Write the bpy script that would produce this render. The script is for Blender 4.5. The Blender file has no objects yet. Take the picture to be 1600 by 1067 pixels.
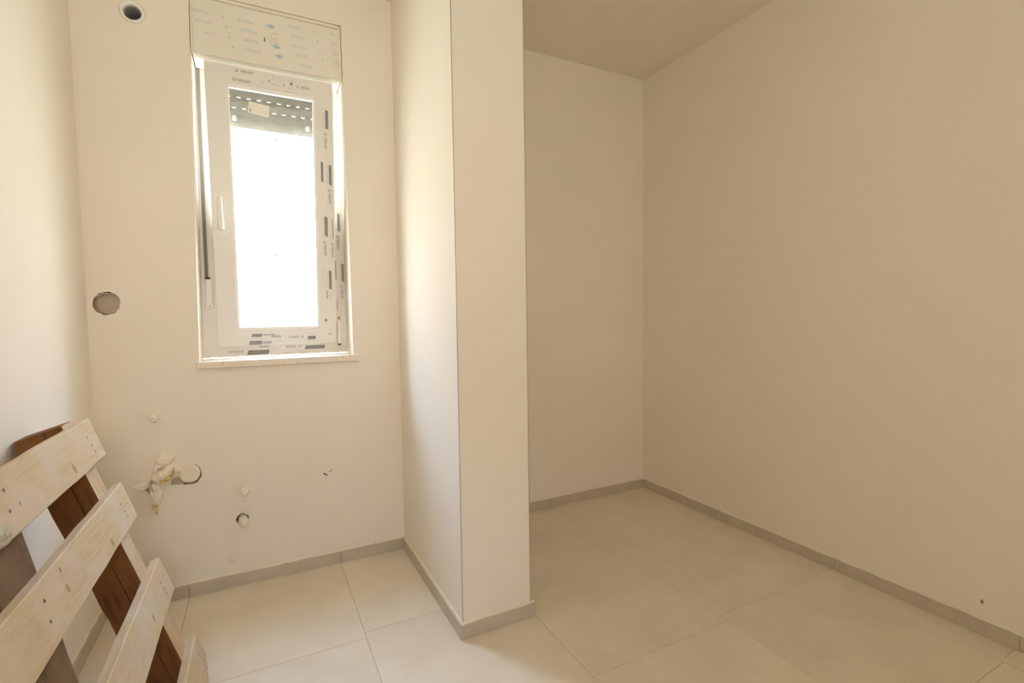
import bpy, bmesh, math, random
from mathutils import Vector, Matrix, noise
from math import sin, cos, pi, radians

random.seed(7)
SC = bpy.context.scene
COL = SC.collection

# ------------------------------------------------------------------ camera
F_PX, YAW, PITCH, ROLL, EYE = 777.75, 0.4717, -0.0542, -0.0143, 1.1615
W_PX, H_PX = 1600, 1067
fwd = Vector((sin(YAW)*cos(PITCH), cos(YAW)*cos(PITCH), sin(PITCH)))
r0 = Vector((cos(YAW), -sin(YAW), 0)); u0 = r0.cross(fwd)
right = cos(ROLL)*r0 + sin(ROLL)*u0
up = -sin(ROLL)*r0 + cos(ROLL)*u0
CAM = Vector((0, 0, EYE))
cd = bpy.data.cameras.new('camera'); cam = bpy.data.objects.new('camera', cd); COL.objects.link(cam)
cd.sensor_width = 36.0; cd.lens = F_PX/W_PX*36.0; cd.clip_start = 0.02
m3 = Matrix((right, up, -fwd)).transposed()
cam.matrix_world = Matrix.Translation(CAM) @ m3.to_4x4()
SC.camera = cam

# ------------------------------------------------------------------ world, exposure
SKY = (0.68, 0.89, 1.30, 1); HOR = (0.485, 0.445, 0.405, 1); GRD = (0.435, 0.445, 0.41, 1)   # blue zenith, hazy horizon, sunlit pale ground
SKY_STRENGTH = 34.0
world = bpy.data.worlds.new('world'); SC.world = world; world.use_nodes = True
nt = world.node_tree; nt.nodes.clear()
out = nt.nodes.new('ShaderNodeOutputWorld'); bg = nt.nodes.new('ShaderNodeBackground')
tc = nt.nodes.new('ShaderNodeTexCoord'); sx = nt.nodes.new('ShaderNodeSeparateXYZ')
mr = nt.nodes.new('ShaderNodeMapRange'); mr.inputs[1].default_value = -1; mr.inputs[2].default_value = 1
rp = nt.nodes.new('ShaderNodeValToRGB')
rp.color_ramp.elements[0].position = 0.485; rp.color_ramp.elements[0].color = GRD
rp.color_ramp.elements[1].position = 0.80; rp.color_ramp.elements[1].color = SKY
for pos_ in (0.515, 0.64):
    e = rp.color_ramp.elements.new(pos_); e.color = HOR
nt.links.new(tc.outputs['Generated'], sx.inputs[0]); nt.links.new(sx.outputs[2], mr.inputs[0])
nt.links.new(mr.outputs[0], rp.inputs[0]); nt.links.new(rp.outputs[0], bg.inputs[0])
bg.inputs[1].default_value = SKY_STRENGTH
nt.links.new(bg.outputs[0], out.inputs[0])

vs = SC.view_settings
vs.view_transform = 'Standard'; vs.look = 'None'; vs.gamma = 1.0; vs.use_curve_mapping = False
vs.exposure = 0.0
SC.cycles.max_bounces = 16; SC.cycles.diffuse_bounces = 12; SC.cycles.transparent_max_bounces = 16
SC.cycles.sample_clamp_indirect = 6.0

# daylight portals: guide the sampling of the sky through the two openings of the room
def portal(name, loc, rot, sx_, sy_):
    ld = bpy.data.lights.new(name, 'AREA'); ld.shape = 'RECTANGLE'; ld.size = sx_; ld.size_y = sy_
    ld.cycles.is_portal = True
    o = bpy.data.objects.new(name, ld); COL.objects.link(o); o.location = loc; o.rotation_euler = rot
    return o
portal('window_portal', (0.09, 2.80, 1.62), (-pi/2, 0, 0), 0.66, 1.3)
REAR_X0, REAR_X1, REAR_Z0, REAR_Z1, REAR_Y = -0.33, 0.43, 1.36, 2.10, -1.25  # opening in the unseen rear wall, sized to tune the fill light
portal('rear_opening_portal', ((REAR_X0+REAR_X1)/2, REAR_Y-0.2, (REAR_Z0+REAR_Z1)/2), (pi/2, 0, 0), REAR_X1-REAR_X0, REAR_Z1-REAR_Z0)

# ------------------------------------------------------------------ helpers
def ray(q):
    return fwd + right*((q[0]-W_PX/2)/F_PX) + up*(-(q[1]-H_PX/2)/F_PX)
def hit(q, P, n):
    """point where the sight line of a photo pixel meets the plane through P with normal n"""
    v = ray(q); n = Vector(n); P = Vector(P)
    return CAM + v*((P-CAM).dot(n)/v.dot(n))
def tag(o, label=None, cat=None, group=None, kind=None):
    if label: o['label'] = label
    if cat: o['category'] = cat
    if group: o['group'] = group
    if kind: o['kind'] = kind
    return o
def empty(name, loc=(0, 0, 0), parent=None):
    o = bpy.data.objects.new(name, None); COL.objects.link(o); o.location = loc; o.empty_display_size = .05
    if parent: o.parent = parent
    bpy.context.view_layer.update()
    return o
def link(name, mesh, mat, parent=None, smooth=False):
    o = bpy.data.objects.new(name, mesh); COL.objects.link(o)
    if mat and not mesh.materials: mesh.materials.append(mat)
    if parent is not None:
        o.parent = parent
        o.matrix_parent_inverse = world_of(parent).inverted()
    if smooth:
        for p in mesh.polygons: p.use_smooth = True
    return o
def world_of(o):
    m = Matrix.LocRotScale(o.location, o.rotation_euler, o.scale) if not o.get('_m') else o.matrix_basis
    m = o.matrix_basis.copy()
    return (world_of(o.parent) @ o.matrix_parent_inverse @ m) if o.parent else m
def bm_mesh(name, bm):
    bmesh.ops.recalc_face_normals(bm, faces=bm.faces)
    me = bpy.data.meshes.new(name); bm.to_mesh(me); bm.free(); return me
HEX = [(0,1,2,3),(4,7,6,5),(0,4,5,1),(1,5,6,2),(2,6,7,3),(3,7,4,0)]
def add_hex(bm, pts):
    vs_ = [bm.verts.new(p) for p in pts]
    for f in HEX: bm.faces.new([vs_[i] for i in f])
    return vs_
def add_box(bm, x0, x1, y0, y1, z0, z1):
    return add_hex(bm, [(x0,y0,z0),(x1,y0,z0),(x1,y1,z0),(x0,y1,z0),(x0,y0,z1),(x1,y0,z1),(x1,y1,z1),(x0,y1,z1)])
def box(name, x0, x1, y0, y1, z0, z1, mat, parent=None, bevel=0):
    bm = bmesh.new(); add_box(bm, x0, x1, y0, y1, z0, z1)
    if bevel: bmesh.ops.bevel(bm, geom=bm.edges[:], offset=bevel, segments=2, affect='EDGES', profile=.5)
    return link(name, bm_mesh(name, bm), mat, parent)
def add_tube(bm, p0, p1, r, r2=None, n=20, caps=True):
    p0, p1 = Vector(p0), Vector(p1); d = (p1-p0).normalized(); a = d.orthogonal().normalized(); b = d.cross(a)
    r2 = r if r2 is None else r2; A = []; B = []
    for i in range(n):
        t = 2*pi*i/n; c = a*cos(t)+b*sin(t); A.append(bm.verts.new(p0+c*r)); B.append(bm.verts.new(p1+c*r2))
    for i in range(n): bm.faces.new((A[i], A[(i+1)%n], B[(i+1)%n], B[i]))
    if caps: bm.faces.new(A[::-1]); bm.faces.new(B)
def add_ring(bm, c, axis, prof, n=28, squash=1.0):
    """lathe: prof = list of (radius, along axis); closed profile loops"""
    c = Vector(c); d = Vector(axis).normalized(); a = Vector((1,0,0)) if abs(d.x) < .9 else Vector((0,0,1)); b = d.cross(a).normalized(); a = b.cross(d)
    rings = []
    for r, h in prof:
        rings.append([bm.verts.new(c + d*h + (a*cos(2*pi*i/n) + b*sin(2*pi*i/n)*squash)*r) for i in range(n)])
    for k in range(len(rings)-1):
        for i in range(n): bm.faces.new((rings[k][i], rings[k][(i+1)%n], rings[k+1][(i+1)%n], rings[k+1][i]))
    return rings

# ------------------------------------------------------------------ materials
def mat_new(name):
    m = bpy.data.materials.new(name); m.use_nodes = True
    return m, m.node_tree, m.node_tree.nodes['Principled BSDF']
def simple(name, col, rough=.6, metal=0, spec=.5):
    m, t, b = mat_new(name)
    b.inputs['Base Color'].default_value = (*col, 1); b.inputs['Roughness'].default_value = rough
    b.inputs['Metallic'].default_value = metal; b.inputs['Specular IOR Level'].default_value = spec
    return m
def noisy(name, c1, c2, scale=4, detail=6, rough=.7, bump=.02, bscale=90, stretch=None, lo=.3, hi=.7, rnd=0.0, spec=.3):
    m, t, b = mat_new(name); N = t.nodes; L = t.links
    tcn = N.new('ShaderNodeTexCoord'); src = tcn.outputs['Object']
    if stretch:
        mp = N.new('ShaderNodeMapping'); mp.inputs['Scale'].default_value = stretch; L.new(src, mp.inputs[0]); src = mp.outputs[0]
    if rnd:
        oi = N.new('ShaderNodeObjectInfo'); vm = N.new('ShaderNodeVectorMath'); vm.operation = 'ADD'
        ml = N.new('ShaderNodeMath'); ml.operation = 'MULTIPLY'; ml.inputs[1].default_value = 37.0
        L.new(oi.outputs['Random'], ml.inputs[0]); L.new(src, vm.inputs[0]); L.new(ml.outputs[0], vm.inputs[1]); src = vm.outputs[0]
    nz = N.new('ShaderNodeTexNoise'); nz.inputs['Scale'].default_value = scale; nz.inputs['Detail'].default_value = detail
    nz.inputs['Roughness'].default_value = .6
    L.new(src, nz.inputs['Vector'])
    rmp = N.new('ShaderNodeValToRGB'); rmp.color_ramp.elements[0].position = lo; rmp.color_ramp.elements[1].position = hi
    rmp.color_ramp.elements[0].color = (*c1, 1); rmp.color_ramp.elements[1].color = (*c2, 1)
    L.new(nz.outputs['Fac'], rmp.inputs[0]); L.new(rmp.outputs[0], b.inputs['Base Color'])
    b.inputs['Roughness'].default_value = rough; b.inputs['Specular IOR Level'].default_value = spec
    if bump:
        n2 = N.new('ShaderNodeTexNoise'); n2.inputs['Scale'].default_value = bscale; n2.inputs['Detail'].default_value = 4
        bp = N.new('ShaderNodeBump'); bp.inputs['Strength'].default_value = bump; bp.inputs['Distance'].default_value = .01
        L.new(src, n2.inputs['Vector']); L.new(n2.outputs['Fac'], bp.inputs['Height']); L.new(bp.outputs[0], b.inputs['Normal'])
    return m

WALL_A, WALL_B = (.80, .747, .66), (.83, .777, .695)
def plaster(name, smudges=()):
    """painted plaster; smudges = (centre, half size xyz, strength): grey scuffs with a shape of their own"""
    m = noisy(name, WALL_A, WALL_B, scale=1.6, detail=8, rough=.85, bump=.03, bscale=60, spec=.2)
    t = m.node_tree; N = t.nodes; L = t.links; b = N['Principled BSDF']
    col = b.inputs['Base Color'].links[0].from_socket
    g = N.new('ShaderNodeNewGeometry')
    for c, hs, st in smudges:
        s = N.new('ShaderNodeVectorMath'); s.operation = 'SUBTRACT'; s.inputs[1].default_value = c; L.new(g.outputs['Position'], s.inputs[0])
        d = N.new('ShaderNodeVectorMath'); d.operation = 'DIVIDE'; d.inputs[1].default_value = hs; L.new(s.outputs[0], d.inputs[0])
        ln = N.new('ShaderNodeVectorMath'); ln.operation = 'LENGTH'; L.new(d.outputs[0], ln.inputs[0])
        mrn = N.new('ShaderNodeMapRange'); mrn.inputs[1].default_value = 1; mrn.inputs[2].default_value = .3; L.new(ln.outputs['Value'], mrn.inputs[0])
        nz = N.new('ShaderNodeTexNoise'); nz.inputs['Scale'].default_value = 170; nz.inputs['Detail'].default_value = 5; L.new(g.outputs['Position'], nz.inputs['Vector'])
        th = N.new('ShaderNodeMapRange'); th.inputs[1].default_value = .52; th.inputs[2].default_value = .66; L.new(nz.outputs['Fac'], th.inputs[0])
        mu = N.new('ShaderNodeMath'); mu.operation = 'MULTIPLY'; L.new(mrn.outputs[0], mu.inputs[0]); L.new(th.outputs[0], mu.inputs[1])
        m2 = N.new('ShaderNodeMath'); m2.operation = 'MULTIPLY'; m2.inputs[1].default_value = st; L.new(mu.outputs[0], m2.inputs[0])
        mx = N.new('ShaderNodeMixRGB'); mx.inputs[2].default_value = (.30, .29, .27, 1); L.new(m2.outputs[0], mx.inputs[0]); L.new(col, mx.inputs[1]); col = mx.outputs[0]
    L.new(col, b.inputs['Base Color'])
    return m

YB, YA, XR, XL = 2.4326, 2.5289, 2.263, -0.578
PL, PR, PF, CE = 0.618, 0.8959, 1.6314, 2.65
BH, BT = 0.053, 0.0126
wallP = (0, YB, 0); wallN = (0, -1, 0)
def onwall(q): return hit(q, wallP, wallN)

def sm(q, hx, hz, st):
    p = onwall(q); return ((p.x, p.y, p.z), (hx, .05, hz), st)
M_wallw = plaster('plaster_window_wall', [sm((405,770), .022, .05, .30), (sm((365,872), .04, .035, .38)), sm((180,40), .10, .05, .12), sm((230,650), .05, .03, .15), sm((390,795), .03, .03, .22), sm((175,780),.02,.03,.5)])
M_wall = plaster('plaster_wall')
M_ceil = noisy('ceiling_paint', WALL_A, WALL_B, scale=1.2, rough=.9, bump=.02, spec=.1)
M_tile = noisy('stone_look_tile', (.66,.58,.46), (.75,.675,.555), scale=3.2, detail=10, rough=.5, bump=.012, bscale=220, rnd=1, spec=.4, lo=.32, hi=.68)
M_grout = simple('grout', (.56,.48,.37), .9)
M_base = noisy('baseboard_tile', (.48,.42,.335), (.56,.495,.40), scale=9, detail=8, rough=.55, bump=.01, rnd=1)
M_caulk = noisy('baseboard_caulk', (.76,.68,.55), (.82,.75,.63), scale=25, rough=.9, bump=.2)
M_pvc = simple('white_window_plastic', (.76,.735,.68), .35)
M_white = simple('white_plastic', (.86,.84,.80), .4)
M_cap = simple('ivory_plastic_cap', (.80,.74,.62), .5)
M_ink = simple('grey_print_ink', (.20,.195,.185), .6)
M_ink2 = simple('pale_print_ink', (.45,.43,.40), .6)
M_inkw = simple('white_print_ink', (.48,.465,.44), .6)
M_blue = simple('blue_print_ink', (.47,.58,.65), .6)
M_box = noisy('shutter_box_board', (.76,.72,.64), (.80,.77,.70), scale=3, rough=.6, bump=.01)
M_sill = noisy('speckled_stone_sill', (.60,.47,.36), (.80,.72,.62), scale=70, detail=4, rough=.3, bump=0, lo=.28, hi=.42)
M_strap = noisy('grey_webbing', (.20,.185,.17), (.28,.26,.24), scale=300, rough=.9, bump=.2, bscale=600)
M_dark = simple('near_black', (.05,.05,.05), .7)
M_slat = noisy('grey_shutter_slat', (.17,.155,.135), (.22,.205,.18), scale=25, rough=.6, bump=0, spec=.15)
M_bar = noisy('shutter_bottom_bar', (.22,.21,.19), (.29,.28,.255), scale=18, rough=.6, bump=0, spec=.15)
M_label = simple('paper_label', (.85,.82,.72), .8)
M_lump = noisy('rough_plaster_lump', (.80,.735,.62), (.89,.84,.74), scale=40, rough=.95, bump=.25, bscale=110)
M_foam = noisy('yellow_foam', (.60,.46,.16), (.80,.68,.36), scale=60, rough=.95, bump=.6, bscale=150)
M_brick = noisy('broken_brick', (.22,.11,.07), (.38,.22,.15), scale=80, rough=.95, bump=.5)
M_pipe = simple('grey_pipe', (.38,.37,.36), .5)
M_cav = noisy('cavity_and_crevice_shade', (.42,.34,.25), (.58,.49,.38), scale=60, rough=1, bump=.4)  # raw plaster tone, also the painted shade in the clump's crevices
M_bead = simple('galvanised_corner_bead', (.30,.31,.31), .5, .3)
M_steel = simple('nail_steel', (.10,.085,.07), .6, .2)

def wood(name, c1, c2, c3, axis_scale, knot=True):
    m, t, b = mat_new(name); N = t.nodes; L = t.links
    tcn = N.new('ShaderNodeTexCoord'); oi = N.new('ShaderNodeObjectInfo')
    ml = N.new('ShaderNodeMath'); ml.operation = 'MULTIPLY'; ml.inputs[1].default_value = 11.0; L.new(oi.outputs['Random'], ml.inputs[0])
    va = N.new('ShaderNodeVectorMath'); va.operation = 'ADD'; L.new(tcn.outputs['Object'], va.inputs[0]); L.new(ml.outputs[0], va.inputs[1])
    mp = N.new('ShaderNodeMapping'); mp.inputs['Scale'].default_value = axis_scale; L.new(va.outputs[0], mp.inputs[0])
    n1 = N.new('ShaderNodeTexNoise'); n1.inputs['Scale'].default_value = 6; n1.inputs['Detail'].default_value = 6; n1.inputs['Distortion'].default_value = .6
    L.new(mp.outputs[0], n1.inputs['Vector'])
    wv = N.new('ShaderNodeMath'); wv.operation = 'MULTIPLY'; wv.inputs[1].default_value = 22; L.new(n1.outputs['Fac'], wv.inputs[0])
    fr = N.new('ShaderNodeMath'); fr.operation = 'SINE'; L.new(wv.outputs[0], fr.inputs[0])
    mrn = N.new('ShaderNodeMapRange'); mrn.inputs[1].default_value = -1; mrn.inputs[2].default_value = 1; L.new(fr.outputs[0], mrn.inputs[0])
    n2 = N.new('ShaderNodeTexNoise'); n2.inputs['Scale'].default_value = 9; n2.inputs['Detail'].default_value = 5; L.new(va.outputs[0], n2.inputs['Vector'])
    r1 = N.new('ShaderNodeValToRGB'); r1.color_ramp.elements[0].color = (*c1,1); r1.color_ramp.elements[1].color = (*c2,1); L.new(mrn.outputs[0], r1.inputs[0])
    th = N.new('ShaderNodeMapRange'); th.inputs[1].default_value = .42; th.inputs[2].default_value = .68; L.new(n2.outputs['Fac'], th.inputs[0])
    mx = N.new('ShaderNodeMixRGB'); mx.inputs[2].default_value = (*c3,1); L.new(th.outputs[0], mx.inputs[0]); L.new(r1.outputs[0], mx.inputs[1])
    L.new(mx.outputs[0], b.inputs['Base Color'])
    bp = N.new('ShaderNodeBump'); bp.inputs['Strength'].default_value = .15; bp.inputs['Distance'].default_value = .004
    L.new(n1.outputs['Fac'], bp.inputs['Height']); L.new(bp.outputs[0], b.inputs['Normal'])
    b.inputs['Roughness'].default_value = .75; b.inputs['Specular IOR Level'].default_value = .25
    return m
M_pine = wood('pale_pine', (.55,.425,.265), (.505,.37,.215), (.56,.465,.345), (10, 1.0, 10))
M_beam = wood('brown_bearer_wood', (.19,.078,.022), (.13,.05,.015), (.22,.098,.03), (8, 8, 1.2))  # bearer sides and ends; the front face takes the paler wood
M_beamface = wood('pale_beam_face', (.52,.38,.23), (.46,.315,.17), (.54,.43,.30), (8, 8, 1.2))
M_old = wood('weathered_grey_wood', (.155,.088,.036), (.12,.066,.027), (.185,.118,.058), (8, 8, 1.2))

# glass: clear pane, lets daylight straight through
M_glass, t, b = mat_new('clear_glass'); N = t.nodes; L = t.links
N.remove(b); tr = N.new('ShaderNodeBsdfTransparent'); gl = N.new('ShaderNodeBsdfGlossy'); gl.inputs['Roughness'].default_value = .02
lw = N.new('ShaderNodeLayerWeight'); lw.inputs[0].default_value = .5   # facing: works alike from both sides of the thin pane
pw_ = N.new('ShaderNodeMath'); pw_.operation = 'POWER'; pw_.inputs[1].default_value = 5.0; L.new(lw.outputs['Facing'], pw_.inputs[0])
fz = N.new('ShaderNodeMath'); fz.operation = 'MULTIPLY_ADD'; fz.inputs[1].default_value = .93; fz.inputs[2].default_value = .03; L.new(pw_.outputs[0], fz.inputs[0])
mxs = N.new('ShaderNodeMixShader')
tr.inputs[0].default_value = (.95,.965,.96,1)
L.new(fz.outputs[0], mxs.inputs[0]); L.new(tr.outputs[0], mxs.inputs[1]); L.new(gl.outputs[0], mxs.inputs[2]); L.new(mxs.outputs[0], N['Material Output'].inputs[0])

# ------------------------------------------------------------------ room shell
def struct(o): o['kind'] = 'structure'; return o
WT = 0.38   # outer wall thickness
def LX(z): return -.222 + .020*(z-.98)/1.27
def RX(z): return .398 - .009*(z-.98)/1.27
SZ, BZ, TZ = 0.985, 2.248, 2.486       # sill, bottom and top of the shutter box
def wx(x, z): return LX(z) + (x+.212)/.606*(RX(z)-LX(z))

def cut(o, cutters):
    for bm in cutters:
        me = bm_mesh('cutter', bm); c = bpy.data.objects.new('cutter', me); COL.objects.link(c)
        md = o.modifiers.new('b', 'BOOLEAN'); md.object = c; md.operation = 'DIFFERENCE'; md.solver = 'EXACT'
    dg = bpy.context.evaluated_depsgraph_get()
    new = bpy.data.meshes.new_from_object(o.evaluated_get(dg)); old = o.data
    cs = [md.object for md in o.modifiers]; o.modifiers.clear(); o.data = new
    for c in cs: bpy.data.objects.remove(c)

P_pipe = onwall((206.5,19)); P_hole = onwall((166.5,474)); P_cap2 = onwall((297,739)); P_c4 = onwall((380.5,813))
wall = struct(box('wall_back', XL, PL+.05, YB, YB+WT, 0, CE, M_wallw))
cuts = []
bm = bmesh.new()      # window opening, slightly out of square
z0, z1 = SZ-.03, TZ
add_hex(bm, [(LX(z0),YB-.1,z0),(RX(z0),YB-.1,z0),(RX(z0),YB+WT+.1,z0),(LX(z0),YB+WT+.1,z0),(LX(z1),YB-.1,z1),(RX(z1),YB-.1,z1),(RX(z1),YB+WT+.1,z1),(LX(z1),YB+WT+.1,z1)])
bmesh.ops.recalc_face_normals(bm, faces=bm.faces); cuts.append(bm)
def cyl_cut(p, r, depth, n=24, jit=0, tilt=(0,0)):
    bm = bmesh.new(); d = Vector((tilt[0], 1, tilt[1])).normalized()
    add_tube(bm, Vector(p)-d*.05, Vector(p)+d*depth, r, r, n)
    if jit:
        for i in range(n):
            s = 1+random.uniform(-jit, jit)
            for v in (bm.verts[i] if False else None,): pass
        bm.verts.ensure_lookup_table()
        for i in range(n):
            s = 1+random.uniform(-jit, jit)
            for v in (bm.verts[i], bm.verts[i+n]):
                c = Vector(p)+d*((v.co-Vector(p)).dot(d)); v.co = c+(v.co-c)*s
    bmesh.ops.recalc_face_normals(bm, faces=bm.faces)
    return bm
cuts += [cyl_cut(P_pipe, .0415, .16, jit=.03), cyl_cut(P_hole, .044, .06, jit=.07),
         cyl_cut(P_cap2+Vector((.001,0,-.007)), .043, .035, jit=.10), cyl_cut(P_c4+Vector((-.004,0,.008)), .024, .03, jit=.10)]
cut(wall, cuts)

struct(box('wall_alcove', PR-.05, XR, YA, YA+WT, 0, CE, M_wall))
struct(box('wall_left', XL-.2, XL, REAR_Y-.2, YB+WT, 0, CE, M_wall))
struct(box('wall_right', XR, XR+.2, REAR_Y-.2, YA+WT, 0, CE, M_wall))
part = struct(box('wall_partition', PL, PR, PF, YA+.05, 0, CE, M_wall, bevel=.002))
struct(box('ceiling', XL-.2, XR+.2, REAR_Y-.2, YA+WT, CE, CE+.2, M_ceil))
rear = struct(box('wall_rear', XL, XR, REAR_Y-.2, REAR_Y, 0, CE, M_wall))
bm = bmesh.new(); add_box(bm, REAR_X0, REAR_X1, REAR_Y-.3, REAR_Y+.1, REAR_Z0, REAR_Z1); cut(rear, [bm])
struct(box('sky_block_1', -1.2, 1.6, REAR_Y-1.3, REAR_Y-.2, 2.28, 2.42, M_ceil))   # added slab, unseen: blocks the high sky from the opening behind the camera

# galvanised corner beads showing along the partition's edges
for nm, x, y in (('corner_bead', PL-.0012, PF-.0012), ('corner_bead', PR-.001, PF-.0012)):
    bm = bmesh.new(); zs = [BH+.004+i*.08 for i in range(33)]; zs = [min(z, CE) for z in zs]
    w = .0020 if x < .8 else .0016
    prev = None
    for z in zs:
        j = random.uniform(-.0006, .0006)
        cur = [bm.verts.new((x+a*w*(1+j*300)-.0003, y+c_*.0022, z)) for a, c_ in ((0,0),(1,0),(1,1),(0,1))]
        if prev:
            for i in range(4): bm.faces.new((prev[i], prev[(i+1)%4], cur[(i+1)%4], cur[i]))
        else: bm.faces.new(cur[::-1])
        prev = cur
    bm.faces.new(prev)
    link(nm, bm_mesh(nm, bm), M_bead, part)

# floor: grout bed and single tiles
floor = struct(box('floor', XL-.2, XR+.2, REAR_Y-.2, YA+WT, -.12, -.0025, M_grout))
cols = [(XL, -.296, 1.80), (-.296, .309, 1.80), (.309, .914, 1.832), (.914, 1.528, 1.865), (1.528, 2.140, 1.897), (2.140, XR, 1.905)]
G = .0007
for x0, x1, yj in cols:
    k = -7
    while True:
        y0 = yj + k*.611; y1 = y0+.611; k += 1
        if y0 > YA: break
        lim = YA if x1 > .7 else YB
        y1 = min(y1, lim); y0 = max(y0, REAR_Y)
        if y1-y0 < .02: continue
        bm = bmesh.new(); add_box(bm, x0+G, x1-G, y0+G, y1-G, -.012, random.uniform(-.0003,.0003))
        bmesh.ops.bevel(bm, geom=[e for e in bm.edges if all(v.co.z > -.005 for v in e.verts)], offset=.0008, segments=1, affect='EDGES')
        link('tile', bm_mesh('tile', bm), M_tile, floor)

# baseboards: cut floor tile, piece by piece, with the caulk line on top
def baseboard(name, axis, face, n, a0, a1, joints):
    """axis 'x' or 'y' = running direction; face = wall coordinate; n = room-side sign"""
    root = struct(empty(name, (0,0,0)))
    pts = [a0] + [j for j in joints if a0 < j < a1] + [a1]
    lo, hi = sorted((face, face+n*BT))
    for s, t_ in zip(pts, pts[1:]):
        g0 = .0006 if s != a0 else 0; g1 = .0006 if t_ != a1 else 0
        bb = (s+g0, t_-g1, lo, hi) if axis == 'x' else (lo, hi, s+g0, t_-g1)
        box('baseboard_tile', *bb, 0, BH+random.uniform(-.0006,.0006), M_base, root, bevel=.0012)
    # caulk: thin irregular fillet of plaster
    bm = bmesh.new(); prev = None; nseg = max(2, int((a1-a0)/.03)); h = .008
    for i in range(nseg+1):
        a = a0+(a1-a0)*i/nseg; w = BT*random.uniform(.35,.8); hh = h*random.uniform(.3,1.0)
        prof = [(face, BH-.001), (face+n*w, BH-.001), (face+n*w*.9, BH+.0012), (face, BH+hh)]
        cur = [bm.verts.new((a, f, z) if axis == 'x' else (f, a, z)) for f, z in prof]
        if prev:
            for k in range(4): bm.faces.new((prev[k], prev[(k+1)%4], cur[(k+1)%4], cur[k]))
        prev = cur
    link('caulk_line', bm_mesh('caulk_line', bm), M_caulk, root)
    return root
baseboard('baseboard_back', 'x', YB, -1, XL+BT, PL, [-.296, .309])
baseboard('baseboard_left', 'y', XL, 1, REAR_Y, YB, [-1.26,-.65,-.04,.57,1.18,1.80])
baseboard('baseboard_partition_left', 'y', PL, -1, PF-BT, YB-BT, [])
baseboard('baseboard_partition_front', 'x', PF, -1, PL, PR+BT, [])
baseboard('baseboard_partition_right', 'y', PR, 1, PF, YA, [])
baseboard('baseboard_alcove', 'x', YA, -1, PR+BT, XR, [1.528])
baseboard('baseboard_right', 'y', XR, -1, REAR_Y, YA-BT, [-1.16,-.55,.06,.672,1.28,1.895])

# ------------------------------------------------------------------ window
FY0, FY1 = 2.600, 2.672
win = struct(empty('window_1', (.09, FY0, SZ)))
tag(win, 'white plastic tilt window standing tilted inwards in the left bay')
def frame_ring(name, x0, x1, z0, z1, w, y0, y1, mat, parent, warp=True, xf=None, bevel=.003, w_bot=None):
    """rectangular profile ring with mitred corners"""
    bm = bmesh.new(); f = (lambda x, z: wx(x, z)) if warp else (lambda x, z: x)
    O = [(x0,z0),(x1,z0),(x1,z1),(x0,z1)]; I = [(x0+w,z0+w),(x1-w,z0+w),(x1-w,z1-w),(x0+w,z1-w)]
    V = {}
    for nm, pts in (('o',O),('i',I)):
        for yi, y in enumerate((y0,y1)):
            V[nm,yi] = [bm.verts.new((f(x,z), y, z)) for x, z in pts]
    for k in range(4):
        j = (k+1)%4
        bm.faces.new((V['o',0][k],V['o',0][j],V['i',0][j],V['i',0][k])); bm.faces.new((V['o',1][k],V['i',1][k],V['i',1][j],V['o',1][j]))
        bm.faces.new((V['o',0][k],V['o',1][k],V['o',1][j],V['o',0][j])); bm.faces.new((V['i',0][k],V['i',0][j],V['i',1][j],V['i',1][k]))
    if bevel: bmesh.ops.bevel(bm, geom=[e for e in bm.edges if e.calc_face_angle(0) > .5], offset=bevel, segments=2, affect='EDGES')
    if xf: bmesh.ops.transform(bm, matrix=xf, verts=bm.verts)
    return link(name, bm_mesh(name, bm), mat, parent)
frame = frame_ring('frame', -.2115, .3935, SZ+.0005, BZ+.050, .066, FY0, FY1, M_pvc, win)
# inner step of the fixed frame
frame_ring('rebate', -.158, .340, SZ+.064, BZ-.012, .003, FY1-.03, FY1-.001, M_pvc, frame, bevel=.002)

# sash: hung at the bottom, top tilted into the room. local frame: x, (depth +), z up the sash
SB = Vector((0, 2.586, 1.034)); ST = Vector((0, 2.450, 2.226)); SH = (ST-SB).length
ez = (ST-SB).normalized(); ey = Vector((1,0,0)).cross(ez)*-1
if ey.y < 0: ey = -ey
S = Matrix.Translation(SB) @ Matrix((Vector((1,0,0)), ey, ez)).transposed().to_4x4()
SX0, SX1 = -.158, .346; SD = .070
sash = frame_ring('sash', SX0, SX1, 0, SH, .074, 0, SD, M_pvc, win, warp=False, xf=S)
bead = frame_ring('glazing_bead', SX0+.074, SX1-.074, .074, SH-.074, .012, .008, .026, M_white, sash, warp=False, xf=S, bevel=.003)
def sbox(name, x0, x1, y0, y1, z0, z1, mat, parent, bevel=0):
    bm = bmesh.new(); add_box(bm, x0, x1, y0, y1, z0, z1)
    if bevel: bmesh.ops.bevel(bm, geom=bm.edges[:], offset=bevel, segments=2, affect='EDGES')
    bmesh.ops.transform(bm, matrix=S, verts=bm.verts); return link(name, bm_mesh(name, bm), mat, parent)
sbox('pane', SX0+.08, SX1-.08, .026, .030, .08, SH-.08, M_glass, sash)
sashN = -(S.to_3x3() @ Vector((0,1,0)))
SI = S.inverted()
def onsash(q, dep=0): return SI @ hit(q, S @ Vector((0, dep, 0)), sashN)
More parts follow.
